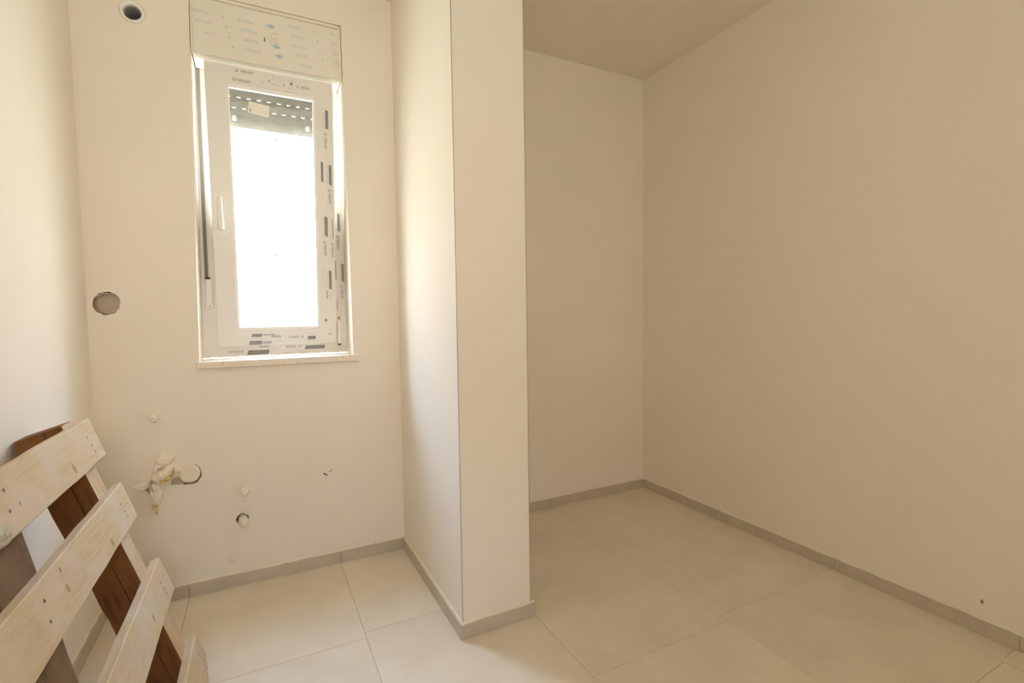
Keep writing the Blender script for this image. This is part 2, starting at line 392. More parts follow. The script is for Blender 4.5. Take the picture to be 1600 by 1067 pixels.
# paper label and two small dots on the inside of the pane
q4 = [onsash(q, .0255) for q in ((388.7,158),(421.5,166.3),(420,183),(387.3,175))]
bm = bmesh.new(); add_hex(bm, [(v.x, .0246, v.z) for v in q4[::-1]] + [(v.x, .0258, v.z) for v in q4[::-1]]); bmesh.ops.transform(bm, matrix=S, verts=bm.verts)
link('paper_label', bm_mesh('paper_label', bm), M_label, sash)
for q in ((431,218),(431,398.5)):
    c = onsash(q, .025); bm = bmesh.new(); add_tube(bm, (c.x,.022,c.z), (c.x,.026,c.z), .0045, n=12); bmesh.ops.transform(bm, matrix=S, verts=bm.verts)
    link('rubber_dot', bm_mesh('rubber_dot', bm), M_pipe, sash)
a = onsash((391,172), .024); sbox('label_print', a.x-.002, a.x+.002, .0240, .0247, a.z-.006, a.z+.007, M_ink, sash)
# handle: rosette, neck and lever hanging down
h0 = onsash((343.5,312)); h1 = onsash((346,362))
hx = (h0.x+h1.x)/2
hd = sbox('handle', hx-.016, hx+.016, -.010, 0, h1.z-.012, h1.z+.055, M_white, sash, bevel=.004)
bm = bmesh.new(); add_tube(bm, (hx,-.008,h1.z+.022), (hx,-.045,h1.z+.022), .010, n=16)
prof = [(h1.z+.010,.013,.009),(h1.z+.03,.0125,.010),(h1.z+.08,.0105,.009),(h1.z+.125,.0105,.008),(h1.z+.145,.008,.006)]
prev = None
for z, hw, hd_ in prof:
    cur = [bm.verts.new((hx+hw*cos(t_), -.045+hd_*sin(t_), z)) for t_ in [2*pi*i/14 for i in range(14)]]
    if prev:
        for i in range(14): bm.faces.new((prev[i], prev[(i+1)%14], cur[(i+1)%14], cur[i]))
    else: bm.faces.new(cur[::-1])
    prev = cur
bm.faces.new(prev); bmesh.ops.transform(bm, matrix=S, verts=bm.verts)
link('handle_lever', bm_mesh('handle_lever', bm), M_white, sash, smooth=True)
# hinge sleeve at the lower right and drain cap
p = hit((530,519), (0,FY0-.012,0), (0,-1,0))
bm = bmesh.new(); add_tube(bm, (p.x,FY0-.010,p.z-.055), (p.x,FY0-.010,p.z+.055), .009, n=16)
hg = link('hinge', bm_mesh('hinge', bm), M_white, win, smooth=False)
bm = bmesh.new(); add_tube(bm, (p.x,FY0-.010,p.z-.064), (p.x,FY0-.010,p.z-.055), .0075, n=16); link('hinge_pin', bm_mesh('hinge_pin', bm), M_dark, hg)
c = onsash((515.5,521.6)); bm = bmesh.new(); add_tube(bm, (c.x,-.0015,c.z), (c.x,.002,c.z), .006, n=14); bmesh.ops.transform(bm, matrix=S, verts=bm.verts)
link('screw_cap', bm_mesh('screw_cap', bm), M_ink2, sash)

# ---- lettering and print marks on the profiles
def text_mesh(txt, bold=0.0):
    cu = bpy.data.curves.new('t', 'FONT'); cu.body = txt; cu.align_x = 'LEFT'; cu.size = 1; cu.offset = bold; cu.resolution_u = 3
    o = bpy.data.objects.new('t', cu); COL.objects.link(o); bpy.context.view_layer.update()
    me = bpy.data.meshes.new_from_object(o.evaluated_get(bpy.context.evaluated_depsgraph_get()))
    bpy.data.objects.remove(o)
    xs = [v.co.x for v in me.vertices]; ys = [v.co.y for v in me.vertices]
    w = max(xs)-min(xs); h = max(ys)-min(ys)
    for v in me.vertices: v.co.x = (v.co.x-min(xs))/w; v.co.y = (v.co.y-min(ys))/h
    return me, w/h
T_full, A_full = text_mesh('GEALAN', .012); T_cut, A_cut = text_mesh('GEALA', .012)
def emblem_mesh():
    """round swirl mark: open ring with a solid leaf in its lower half"""
    bm = bmesh.new(); n = 20; prev = None
    for i in range(n+1):
        t_ = radians(-20 + 300*i/n); w = .10+.05*i/n
        cur = [bm.verts.new((.5+.5*cos(t_), .5+.5*sin(t_), 0)), bm.verts.new((.5+(.5-w)*cos(t_), .5+(.5-w)*sin(t_), 0))]
        if prev: bm.faces.new((prev[0], cur[0], cur[1], prev[1]))
        prev = cur
    pts = [(.18,.12),(.42,.06),(.72,.14),(.86,.40),(.60,.50),(.50,.30),(.30,.24)]
    bm.faces.new([bm.verts.new((x,y,0)) for x, y in pts])
    return bm_mesh('emblem', bm)
EMB = emblem_mesh()
def quad_mesh(skew=.12):
    me = bpy.data.meshes.new('bar'); me.from_pydata([(0,0,0),(1-skew*.0,0,0),(1,1,0),(0,1,0)], [], [(0,1,2,3)]); return me
def bar_mesh(sk):
    bm = bmesh.new(); f = bm.faces.new([bm.verts.new(p_) for p_ in ((0,0,0),(1-sk,0,0),(1,1,0),(sk,1,0))]); return bm_mesh('bar', bm)
BAR = bar_mesh(.06); RECT = bar_mesh(0.0)
def dash_mesh(seed, n):
    """row of small broken strokes, like lettering too small to read"""
    rr = random.Random(seed); bm = bmesh.new(); x = 0
    while x < 1:
        w = rr.uniform(.35,1.3)/n; hh = rr.uniform(.55,1); y = rr.uniform(0,1-hh)
        x2 = min(1, x+w); bm.faces.new([bm.verts.new(p_) for p_ in ((x,y,0),(x2,y,0),(x2,y+hh,0),(x,y+hh,0))]); x = x2+rr.uniform(.2,.6)/n
    return bm_mesh('dashes', bm)
DASH = [dash_mesh(i, 14) for i in range(4)]
MATD = {}
def with_mat(me, mat):
    k = (me.name, mat.name)
    if k not in MATD: c_ = me.copy(); c_.materials.clear(); c_.materials.append(mat); MATD[k] = c_
    return MATD[k]
class Plane:
    """a print carrier: maps (u right, v up) in metres on a flat face"""
    def __init__(s, mtx, parent): s.m = mtx; s.mi = mtx.inverted(); s.parent = parent; s.n = -(mtx.to_3x3() @ Vector((0,1,0))); s.o = mtx @ Vector((0,0,0))
    def uv(s, q): v = s.mi @ hit(q, s.o, s.n); return v.x, v.z
    def put(s, name, me, mat, c, w, h, rot=0, lift=.0006):
        o = bpy.data.objects.new(name, with_mat(me, mat)); COL.objects.link(o)
        L_ = Matrix(((1,0,0,0),(0,0,-1,0),(0,1,0,0),(0,0,0,1)))   # mesh xy -> carrier xz
        loc = Matrix.Translation((c[0], -lift, c[1])) @ L_ @ Matrix.Rotation(rot, 4, 'Z') @ Matrix.Diagonal((w, h, 1, 1)) @ Matrix.Translation((-.5,-.5,0))
        o.parent = s.parent; o.matrix_parent_inverse = world_of(s.parent).inverted()
        o.matrix_basis = s.m @ loc
        return o
    def span(s, q0, q1):
        a_ = s.uv(q0); b_ = s.uv(q1); return ((a_[0]+b_[0])/2, (a_[1]+b_[1])/2), abs(b_[0]-a_[0]), abs(b_[1]-a_[1])
PS = Plane(S, sash); PFm = Plane(Matrix.Translation((0,FY0,0)), frame)
def logo(P, q0, q1, qe, rot, cutoff=False, mat=None):
    """q0,q1: ends of the word through its middle; qe: emblem centre"""
    mat = mat or M_ink; c, w, h = P.span(q0, q1); ln_ = w if rot in (0, pi) else h
    P.put('printed_word', T_cut if cutoff else T_full, mat, c, ln_, ln_/(A_cut if cutoff else A_full), rot)
    P.put('printed_emblem', EMB, M_ink, P.uv(qe), ln_*.27, ln_*.27, rot)
    d = {0:(0,-1), pi:(0,1), -pi/2:(-1,0)}[rot]
    k = ln_*.18
    P.put('fine_print', DASH[0], M_ink2, (c[0]+d[0]*k, c[1]+d[1]*k), ln_*.9, ln_*.035, rot)
def pbar(P, q0, q1, rot, mat=None, letters=True, me=None):
    """dark bar from corner q0 to corner q1 with pale lettering too small to read"""
    c, w, h = P.span(q0, q1); ln_, th = (w, h) if rot in (0, pi) else (h, w)
    P.put('printed_bar', me or BAR, mat or M_ink, c, ln_, th, rot)
    if letters: P.put('bar_lettering', DASH[1], M_inkw, c, ln_*.80, th*.20, rot, lift=.0010)
def fine(P, q0, q1, rot, k=0, th=.0022, mat=None):
    c, w, h = P.span(q0, q1); P.put('fine_print', DASH[k], mat or M_ink2, c, w if rot in (0, pi) else h, th, rot)
D = -pi/2
# top rail
logo(PS, (375.5,110.2),(395,114.5),(369.7,110), 0); logo(PS, (370,124),(391,128.5),(365.5,123.5), 0)
logo(PS, (470,136),(484,139),(465,135.5), 0, True)
pbar(PS, (422,130.6),(439,134.4), 0, letters=False, me=RECT, mat=M_ink2)
pbar(PS, (453.2,129),(457,134), 0, letters=False, me=RECT); pbar(PS, (442,130.5),(444.5,135.5), 0, letters=False, me=RECT, mat=M_ink2)
for i, (qa, qb) in enumerate((((425,119.5),(463,127)), ((425,122),(463,129)), ((423,124.5),(441,127.5)), ((407,126.5),(414,128)), ((407,129),(414,130.4)), ((412,116.5),(416,117.5)), ((400,134.5),(462,146)), ((472,127),(482,129)))):
    fine(PS, qa, qb, 0, i%4, .0018)
fine(PS, (452,137),(459,139), 0, 1, .002); pbar(PS, (419.5,124),(421,129), 0, letters=False, me=RECT)
# right stile
pbar(PS, (507.8,171.5),(513,203), D); pbar(PS, (501.2,252.3),(505.2,285), D); pbar(PS, (513.6,257.4),(518.2,290.5), D)
pbar(PS, (507,338),(512.2,370), D); pbar(PS, (513.8,422),(518.4,452.5), D)
pbar(PS, (510,454),(512.4,467), D, mat=M_ink2, letters=False, me=RECT); pbar(PS, (519.2,342),(520.8,374), D, letters=False, me=RECT); pbar(PS, (523.4,407),(525.2,437), D, letters=False, me=RECT)
pbar(PS, (507.6,498),(511.4,502.2), D, letters=False)
logo(PS, (508.6,215),(509.6,232), (508.4,210), D); logo(PS, (515.2,302),(516,318.5), (514.8,298), D); logo(PS, (508.5,382),(509,399), (507.8,378.5), D)
logo(PS, (519.8,386),(520.4,402), (519.6,382), D)
for i, (qa, qb) in enumerate((((499.7,172),(499.9,202)), ((503.5,176),(504,202)), ((505.8,176),(506,203)), ((516.5,174),(517.5,228)), ((509.8,258),(511.5,291)), ((511.6,260),(512.6,288)), ((503,300),(503.8,313)), ((517.8,324),(518.4,330)),
        ((504.4,340),(505,372)), ((516.4,344),(517,378)), ((505.5,420),(506.2,450)), ((509.6,424),(510.4,450)), ((511.6,424),(512.2,450)), ((515.5,456),(516,470)), ((521,440),(521.6,460)), ((507.6,480),(507.8,490)))):
    fine(PS, qa, qb, D, i%4, .0016)
# bottom rail (printed upside down)
pbar(PS, (393,522),(410,526), pi); pbar(PS, (389,533),(410,538), pi); pbar(PS, (410,533),(425,536.6), pi, mat=M_ink2); fine(PS, (411,522.6),(429,523), pi, 2, .006, M_ink)
pbar(PS, (424,524),(439,526.6), pi, mat=M_ink2, letters=False, me=RECT); pbar(PS, (480.6,525),(493.6,529.6), pi)
logo(PS, (451.5,526.8),(467,526.4), (472.3,526.3), pi)
for i, (qa, qb) in enumerate((((388,530),(414,528.6)), ((419.5,522),(420,529)), ((428,529),(436,528.5)), ((479,521),(492,520)), ((477,533),(496,532)), ((432,533),(448,532)), ((444,525),(446,525)))):
    fine(PS, qa, qb, pi, i%4, .0018)
# fixed frame: bottom member and right jamb
logo(PFm, (357,550.5),(374.5,549.6), (378,549.6), pi); logo(PFm, (447,541.8),(462,541), (468.2,541), pi)
pbar(PFm, (386,547.6),(421.5,552.6), pi); pbar(PFm, (476,540),(508.5,544), pi); pbar(PFm, (405.5,540.4),(420.6,542.2), pi, mat=M_ink2, letters=False, me=RECT)
for i, (qa, qb) in enumerate((((384,544),(392,543.6)), ((470,549),(494,547.8)), ((443,551),(460,550)), ((476,537.4),(508,535.8)), ((426,545),(434,544.6)))):
    fine(PFm, qa, qb, pi, i%4, .0018)
logo(PFm, (527,219),(528,234), (526.2,215.4), D, mat=M_ink2); logo(PFm, (528,373.5),(529.2,389), (527.4,370), D); logo(PFm, (534.6,451),(535.4,467), (534,447.5), D)
pbar(PFm, (521.4,253),(524.6,283), D, mat=M_ink2); pbar(PFm, (526.6,333),(531.2,362.6), D); pbar(PFm, (533.2,411.4),(537.4,441), D); pbar(PFm, (526.2,468.4),(527.6,483.6), D, letters=False, me=RECT)
pbar(PFm, (528.2,495),(531,499.4), D, letters=False, me=RECT)
for i, (qa, qb) in enumerate((((528,258),(529,285)), ((532,295),(533,325)), ((530,413),(531,440)), ((531.4,413),(532.2,438)), ((533,334),(534,364)), ((532,470),(532.6,495)), ((538.4,470),(538.8,498)))):
    fine(PFm, qa, qb, D, i%4, .0016)

# ---- sill
sill = box('window_sill', LX(.98)-.010, RX(.98)+.022, YB-.020, FY0-.001, SZ-.031, SZ-.002, M_sill, None, bevel=.003)
tag(sill, 'speckled beige stone sill under the tilted window', 'sill')

# ---- roller shutter box above the window
sb = empty('shutter_box', (.09, YB+.02, BZ)); tag(sb, 'pale roller shutter box with blue printed marks above the window', 'shutter box')
def warped_box(name, x0, x1, y0, y1, z0, z1, mat, parent, bevel=0):
    bm = bmesh.new()
    add_hex(bm, [(wx(x0,z0),y0,z0),(wx(x1,z0),y0,z0),(wx(x1,z0),y1,z0),(wx(x0,z0),y1,z0),(wx(x0,z1),y0,z1),(wx(x1,z1),y0,z1),(wx(x1,z1),y1,z1),(wx(x0,z1),y1,z1)])
    if bevel: bmesh.ops.bevel(bm, geom=bm.edges[:], offset=bevel, segments=1, affect='EDGES')
    return link(name, bm_mesh(name, bm), mat, parent)
warped_box('body', -.206, .388, YB+.022, FY0-.002, BZ+.002, TZ-.004, M_white, sb)
warped_box('body', -.206, .388, FY0-.002, FY1+.02, BZ+.052, TZ-.004, M_white, sb)
panel = warped_box('front_board', -.2035, .3812, YB+.012, YB+.022, BZ, TZ-.014, M_box, sb, .0015)
warped_box('edge_strip', -.2095, -.203, YB+.004, YB+.02, BZ, TZ-.004, M_wallw, sb, .001)
warped_box('edge_strip', .3805, .3915, YB+.006, YB+.02, BZ, TZ-.004, M_wallw, sb, .001)
warped_box('edge_strip', -.203, .3805, YB+.004, YB+.02, TZ-.013, TZ-.002, M_wallw, sb, .001)
PB = Plane(Matrix.Translation((0,YB+.012,0)), panel)
BL2 = []
def blue(q, w=.058):
    u, v = PB.uv(q); PB.put('blue_print', DASH[2], M_blue, (u, v), w, .0042, -.02); PB.put('blue_print', DASH[3], M_blue, (u-.003, v+.007), w*.8, .0030, -.02)
for q, w in (((313,18.5),.062),((317.5,34.5),.062),((328,52.5),.036),((384,34),.062),((389,49.5),.062),((393,65),.062),((398,81),.060),((460,43.5),.058),((464.5,59),.058),((468.5,74),.058),((473,89),.058),((478,104),.056)):
    blue(q, w)
for q in ((520,55),(522,70.5),(524.5,85),(527,99.5)): blue(q, .026)
for q in ((349,25.5),(354,42),(358.5,58),(364,74),(491.5,50),(496,65),(500,79.5),(504.5,94.5)):
    PB.put('blue_dot', RECT, M_blue, PB.uv(q), .0065, .0065, .7)
for q in ((422,41.5),(431,73),(435.5,88)):
    u, v = PB.uv(q)
    PB.put('blue_mark', RECT, M_blue, (u, v), .012, .016); PB.put('blue_mark', DASH[2], M_blue, (u, v), .036, .007); PB.put('blue_mark', EMB, M_blue, (u+.010, v+.002), .014, .018)
u, v = PB.uv((413.5,62)); PB.put('stamp', RECT, M_ink, (u, v), .006, .018)
for i in range(5):
    u, v = PB.uv((427, 59+i*2.3)); PB.put('stamp_line', DASH[i%4], M_ink2, (u, v), .038, .0018)
u, v = PB.uv((431,53)); PB.put('stamp_line', DASH[0], M_ink2, (u, v), .022, .003)

# ---- roller shutter, mostly rolled up, outside the pane
rs = empty('roller_shutter', (.09, FY1+.035, 2.0)); tag(rs, 'grey slotted roller shutter, mostly rolled up, behind the window pane', 'roller shutter')
SY = FY1+.045
def atshut(q): return hit(q, (0,SY,0), (0,-1,0))
zr1 = atshut((422,160)).z; zr2 = atshut((420,176)).z; zb = atshut((423,206)).z
xa, xb = -.19, .372
def slat(z0, z1, mat=M_slat, name='slat'):
    bm = bmesh.new(); prev = None
    for i in range(6):
        t_ = i/5; z = z0+(z1-z0)*t_; bow = .005*sin(pi*t_)
        cur = [bm.verts.new(p_) for p_ in ((xa,SY-bow,z),(xb,SY-bow,z),(xb,SY+.008-bow*.3,z),(xa,SY+.008-bow*.3,z))]
        if prev:
            for k in range(4): bm.faces.new((prev[k], prev[(k+1)%4], cur[(k+1)%4], cur[k]))
        else: bm.faces.new(cur)
        prev = cur
    bm.faces.new(prev); return link(name, bm_mesh(name, bm), mat, rs)
SLH = zr1-zr2
slat(zr2-.045, zr2-.0019); slat(zr2+.0019, zr1-.0019)
slat(zb, zr2-.0452, M_bar, 'bottom_bar')
for i in range(4): slat(zr1+.0019+i*SLH, zr1+(i+1)*SLH-.0019)
def link_row(z, off):
    bm = bmesh.new(); x = xa; k = 0; x += off
    add_box(bm, xa, x, SY+.001, SY+.006, z-.0042, z+.0042)
    while x < xb:
        x2 = min(xb, x+.024); x1 = x+.0
        add_box(bm, x+.016, min(xb, x+.043), SY+.001, SY+.006, z-.0042, z+.0042); x += .043
    link('slat_link', bm_mesh('slat_link', bm), M_slat, rs)
link_row(zr1, .012); link_row(zr2, .034)
for i in range(1, 4): link_row(zr1+i*SLH, 0)
for q in ((366.5,186),(480,203)):
    c = atshut(q); bm = bmesh.new(); add_tube(bm, (c.x,SY-.022,c.z), (c.x,SY+.004,c.z), .011, n=16); st = link('stopper', bm_mesh('stopper', bm), M_pipe, rs)
    bm = bmesh.new(); add_tube(bm, (c.x,SY-.026,c.z), (c.x,SY-.022,c.z), .004, n=12); link('stopper_highlight', bm_mesh('stopper_highlight', bm), M_white, st)  # small white disc: a highlight painted onto the stopper

# ---- shutter strap and winder on the left jamb
ss = empty('shutter_strap', (-.18, FY0-.01, 1.3)); tag(ss, 'grey shutter strap with white winder cover along the left side of the window', 'strap')
def strap_pt(q): return hit(q, (0,FY0-.006,0), (0,-1,0))
bm = bmesh.new(); prev = None
for q in ((308.3,86),(311,170),(315,260),(319,350),(323,434)):
    c = strap_pt(q); cur = [bm.verts.new(p_) for p_ in ((c.x-.0068,c.y-.001,c.z),(c.x+.0068,c.y-.001,c.z),(c.x+.0068,c.y+.001,c.z),(c.x-.0068,c.y+.001,c.z))]
    if prev:
        for k in range(4): bm.faces.new((prev[k], prev[(k+1)%4], cur[(k+1)%4], cur[k]))
    else: bm.faces.new(cur)
    prev = cur
bm.faces.new(prev); link('belt', bm_mesh('belt', bm), M_strap, ss)
c0 = strap_pt((325.5,434)); c1 = strap_pt((328.5,482))
xm = (c0.x+c1.x)/2
wc = box('winder_cover', xm-.013, xm+.012, FY0-.013, FY0, c1.z, c0.z-.006, M_white, ss, bevel=.003)
box('strap_inlet', c0.x-.013, c0.x+.007, FY0-.016, FY0-.002, c0.z-.006, c0.z+.002, M_dark, ss, bevel=.001)
bm = bmesh.new(); add_tube(bm, (xm,FY0-.0145,c1.z+.010), (xm,FY0-.012,c1.z+.010), .0028, n=10); link('screw', bm_mesh('screw', bm), M_ink, wc)

# ------------------------------------------------------------------ things in the window wall
vp = empty('vent_pipe', P_pipe); tag(vp, 'white plastic vent pipe stub set high in the wall, left of the shutter box', 'pipe')
bm = bmesh.new(); prf = [(.043,-.006),(.043,.10)]
add_ring(bm, P_pipe, (0,1,0), [(.0285,.10),(.0285,.004),(.030,-.003),(.0395,-.004),(.0405,.0),(.0405,.10)]); link('pipe_wall', bm_mesh('pipe_wall', bm), M_white, vp, smooth=True)
bm = bmesh.new(); prof = [(.0280,.012)]
for i in range(7): prof += [(.0280,.018+i*.012), (.0255,.022+i*.012), (.0255,.026+i*.012), (.0280,.030+i*.012)]
rg = add_ring(bm, P_pipe, (0,1,0), prof); bm.faces.new(rg[-1]); link('corrugated_hose', bm_mesh('corrugated_hose', bm), M_pipe, vp, smooth=True)

hb = empty('socket_hole', P_hole); tag(hb, 'round open hole with a grey box inside, left of the window at mid height', 'wall hole')
bm = bmesh.new(); r1 = add_ring(bm, P_hole, (0,1,0), [(.041,.006),(.0385,.006),(.0385,.045)]); bm.faces.new(r1[-1]); link('back_box', bm_mesh('back_box', bm), simple('dusty_grey_plastic', (.60,.52,.42), .9), hb)
bm = bmesh.new()
for i in range(9):
    t_ = radians(140+i*14); rr = .042
    c = P_hole + Vector((cos(t_)*rr, .006, sin(t_)*rr)); s_ = .004+random.random()*.003
    add_box(bm, c.x-s_, c.x+s_*.6, c.y-.004, c.y+.006, c.z-s_, c.z+s_)
link('broken_brick_edge', bm_mesh('broken_brick_edge', bm), M_brick, hb)

def lump(name, outline, depth, mat, parent=None, seed=0, jit=.25, base=0.0, flat=.55, sub=4):
    """irregular lump of set plaster on the wall; outline in photo pixels, projected onto the wall face"""
    rr = random.Random(seed); P = [onwall(q) for q in outline]; c = sum(P, Vector())/len(P)
    R_ = []
    for i in range(len(P)):
        a_, b_ = P[i], P[(i+1)%len(P)]
        for k in range(sub): R_.append(a_.lerp(b_, k/sub))
    bm = bmesh.new(); n = len(R_); rings = []; off = Vector((seed*7.3, seed*3.1, seed*1.7))
    for s_ in (1.0, .97, .90, .80, .68, .54, .40, .26, .12):
        ring = []
        for p_ in R_:
            v = c+(p_-c)*s_
            f1 = noise.noise(v*38+off); f2 = noise.noise(v*110+off); f3 = noise.noise(v*18+off*2)
            h = depth*1.35*(1-s_**5)*(1+jit*(1.3*f1+.7*f2+.8*f3)) - (.004 if s_ == 1 else 0) + (depth*.35 if s_ < 1 else 0)
            v += Vector((f2, 0, f1))*jit*.010*(0 if s_ == 1 else 1); v.y = YB - base - h; ring.append(bm.verts.new(v))
        rings.append(ring)
    for k in range(len(rings)-1):
        for i in range(n): bm.faces.new((rings[k][i], rings[k][(i+1)%n], rings[k+1][(i+1)%n], rings[k+1][i]))
    bm.faces.new(rings[-1]); bm.faces.new(rings[0][::-1])
    return link(name, bm_mesh(name, bm), mat, parent)
def oval(c, rx, rz, n=14, tilt=0):
    return [(c[0]+rx*cos(2*pi*i/n)*cos(tilt)-rz*sin(2*pi*i/n)*sin(tilt), c[1]+rx*cos(2*pi*i/n)*sin(tilt)+rz*sin(2*pi*i/n)*cos(tilt)) for i in range(n)]

pw = empty('plaster_clump', onwall((255,750))); tag(pw, 'ragged clump of plaster and yellow foam on the wall below the window', 'plaster clump')
lump('pipe_cap', oval((258,715.5), 16, 10.5, tilt=-.2), .030, M_lump, pw, 1, .05, flat=.8)
lump('plaster_body', [(241,724),(252,719),(264,720),(273,725),(273,735),(268,747),(264,756),(252,757),(241,750),(237,745)], .042, M_lump, pw, 2, .3)
lump('plaster_arm', [(205.5,758.5),(222,751),(237,748.5),(239,757),(232,763),(220,765.5),(210,763)], .022, M_lump, pw, 3, .12)
lump('plaster_leg', [(238,748),(252,749),(259,757),(256,772),(252,787),(243,788),(237,772),(235,760)], .034, M_lump, pw, 4, .25)
lump('plaster_arm', [(270,726),(282,728),(289,731),(284,736),(272,737)], .016, M_lump, pw, 5, .3)
lump('foam', [(240,744),(250,739),(262,741),(271,733),(274,737),(268,746),(256,750),(245,749)], .050, M_foam, pw, 6, .3)
lump('foam', [(238,788),(246,790),(248,796),(246,805),(243,800),(238,793)], .010, M_foam, pw, 7, .3)
lump('crevice_shade', [(226,763),(234,761),(241,768),(238,771),(230,768)], .012, M_cav, pw, 31, .3)  # dark lumps added between the plaster parts as painted crevice shade
lump('crevice_shade', [(247,727),(255,722.5),(262,723.5),(261,726),(255,725.5),(249,730)], .048, M_cav, pw, 32, .1)
lump('crevice_shade', [(262,741),(270,734),(273,735),(268,744),(263,747)], .050, noisy('shaded_foam', (.30,.25,.08), (.42,.35,.14), scale=60, rough=.95, bump=.4), pw, 33, .2)  # darker copy of the foam colour stands in for its shade
lump('crevice_shade', [(236,749),(240,747),(243,758),(246,766),(243,766),(239,758)], .036, M_cav, pw, 34, .2)
lump('raw_patch', [(268,748),(284,742),(290,750),(284,757),(266,758)], .0018, M_cav, pw, 8, .1)

dc = empty('drain_cap', P_cap2); tag(dc, 'round ivory drain pipe cap sunk in the wall right of the plaster clump', 'pipe cap')
bm = bmesh.new(); rg = add_ring(bm, P_cap2, (0,-1,0), [(.037,-.033),(.037,.008),(.036,.012),(.033,.0135),(.001,.0135)]); link('cap', bm_mesh('cap', bm), M_cap, dc)
bm = bmesh.new(); rg = add_ring(bm, P_cap2+Vector((.001,.0335,-.007)), (0,-1,0), [(.043,-.001),(.043,.003),(.030,.004)]); link('cavity_back', bm_mesh('cavity_back', bm), M_cav, dc)

o = lump('plaster_plug', oval((240.5,653), 8, 7.5, 10), .018, M_lump, None, 11, .35); tag(o, 'small round plaster plug on the wall above the plaster clump', 'plaster plug')
o = lump('plaster_plug', oval((382.5,764.5), 8.5, 10.5, 10), .024, M_lump, None, 12, .3); tag(o, 'upper of two plaster plugs under the middle of the window', 'plaster plug')
pc = empty('pipe_plug', P_c4); tag(pc, 'ivory pipe plug in a chipped hole, below another plug', 'pipe plug')
bm = bmesh.new(); add_ring(bm, P_c4+Vector((0,0,-.002)), (.1,-1,-.12), [(.0185,-.028),(.0195,.010),(.0175,.020),(.012,.026),(.0005,.027)], n=20, squash=1.25); link('plug', bm_mesh('plug', bm), M_cap, pc, smooth=True)
bm = bmesh.new(); add_ring(bm, P_c4+Vector((-.004,.0285,.008)), (0,-1,0), [(.026,-.001),(.026,.002),(.0005,.002)], n=16); link('cavity_back', bm_mesh('cavity_back', bm), M_dark, pc)  # near-black disc puts the shade inside the hole into colour
bm = bmesh.new()
wh = empty('anchor_chip', onwall((509,740))); tag(wh, 'small chipped anchor hole in the wall right of the plaster plugs', 'wall chip')
lump('raw_patch', oval((508.5,740.5), 4.4, 4.2, 8), .0006, M_lump, wh, 21, .3)
for i in range(5):
    c = onwall((506.5+random.uniform(0,5), 737.5+random.uniform(0,6))); bm = bmesh.new(); add_ring(bm, c, (0,-1,0), [(.0040,.0),(.0036,.0026),(.0004,.0028)], n=7); link('chip', bm_mesh('chip', bm), M_dark if i < 4 else M_lump, wh)
lump('scratch', [(513,737),(520,732.5),(520.4,733.3),(514,738)], .0008, M_brick, wh, 22, .1)

# dark chip on the right wall
c = hit((1534.5,940), (XR,0,0), (-1,0,0)); bm = bmesh.new()
add_ring(bm, c, (-1,0,0), [(.0085,-.001),(.0075,.0012),(.0005,.0016)], n=9, squash=.5)
o = link('wall_chip', bm_mesh('wall_chip', bm), M_brick, None); tag(o, 'small dark chip low on the long bare right wall', 'wall chip')

# ------------------------------------------------------------------ pallet leaning on the left wall
PA = Vector((-.4478, 1.836, .8791)); ps = Vector((.30982, 0, -.95079)); pn = Vector((.95079, 0, .30982))
PM = Matrix.Translation(PA) @ Matrix((pn, Vector((0,1,0)), -ps)).transposed().to_4x4()   # local x = out of the boards, y = along boards, z = up the slope
pal = empty('wooden_pallet', (-.30, 1.3, 0)); tag(pal, 'pale pine pallet with brown bearers leaning against the left wall', 'pallet')
def pmesh(name, bm, mat, smooth=False):
    bmesh.ops.recalc_face_normals(bm, faces=bm.faces)
    me = bpy.data.meshes.new(name); bm.to_mesh(me); bm.free()
    o = bpy.data.objects.new(name, me); COL.objects.link(o); me.materials.append(mat)
    o.parent = pal; o.matrix_parent_inverse = world_of(pal).inverted(); o.matrix_basis = PM
    return o
def rough_beam(y_far0, y_far1, width, n0, n1, s0, s1, mats, seed, nseg=16, rag=.002):
    """square bearer, rough sawn: y position may run askew from top (0) to bottom (1)"""
    rr = random.Random(seed); bm = bmesh.new(); prev = None
    for i in range(nseg+1):
        t_ = i/nseg; s_ = s0+(s1-s0)*t_; yf = y_far0+(y_far1-y_far0)*t_
        j = [rr.uniform(-rag, rag) for _ in range(6)]
        y0_ = yf-width
        # profile with a sawn groove in the near side
        gx = n0+(n1-n0)*.40
        pr_ = [(n0,yf+j[0]),(n0,y0_+j[1]),(gx+.0012,y0_+j[1]*.5),(gx,y0_+.004),(gx-.0012,y0_+j[2]*.5),(n1+j[3],y0_+j[2]),(n1+j[3],yf+j[4])]
        cur = [bm.verts.new((x, y-PA.y, -s_)) for x, y in pr_]
        if prev:
            for k in range(7):
                f = bm.faces.new((prev[k], prev[(k+1)%7], cur[(k+1)%7], cur[k]))
                f.material_index = 1 if k == 0 else 0
        else: bm.faces.new(cur)
        prev = cur
    bm.faces.new(prev[::-1])
    o = pmesh('bearer', bm, mats[0]); o.data.materials.append(mats[1]); return o
BN0, BN1 = -.0245, -.126
rough_beam(1.796, 1.796, .085, BN0, BN1, -.011, .8815, (M_beam, M_beamface), 1)
rough_beam(1.338, 1.100, .150, BN0, BN1, -.011, .8815, (M_old, M_old), 2, rag=.004)
rough_beam(.800, .800, .085, BN0, BN1, -.011, .8815, (M_beam, M_beamface), 3)
Y_NEAR = .66
boards = [(0,.1196,1.836),(.2126,.3274,1.842),(.478,.594,1.846),(.756,.884,1.838)]
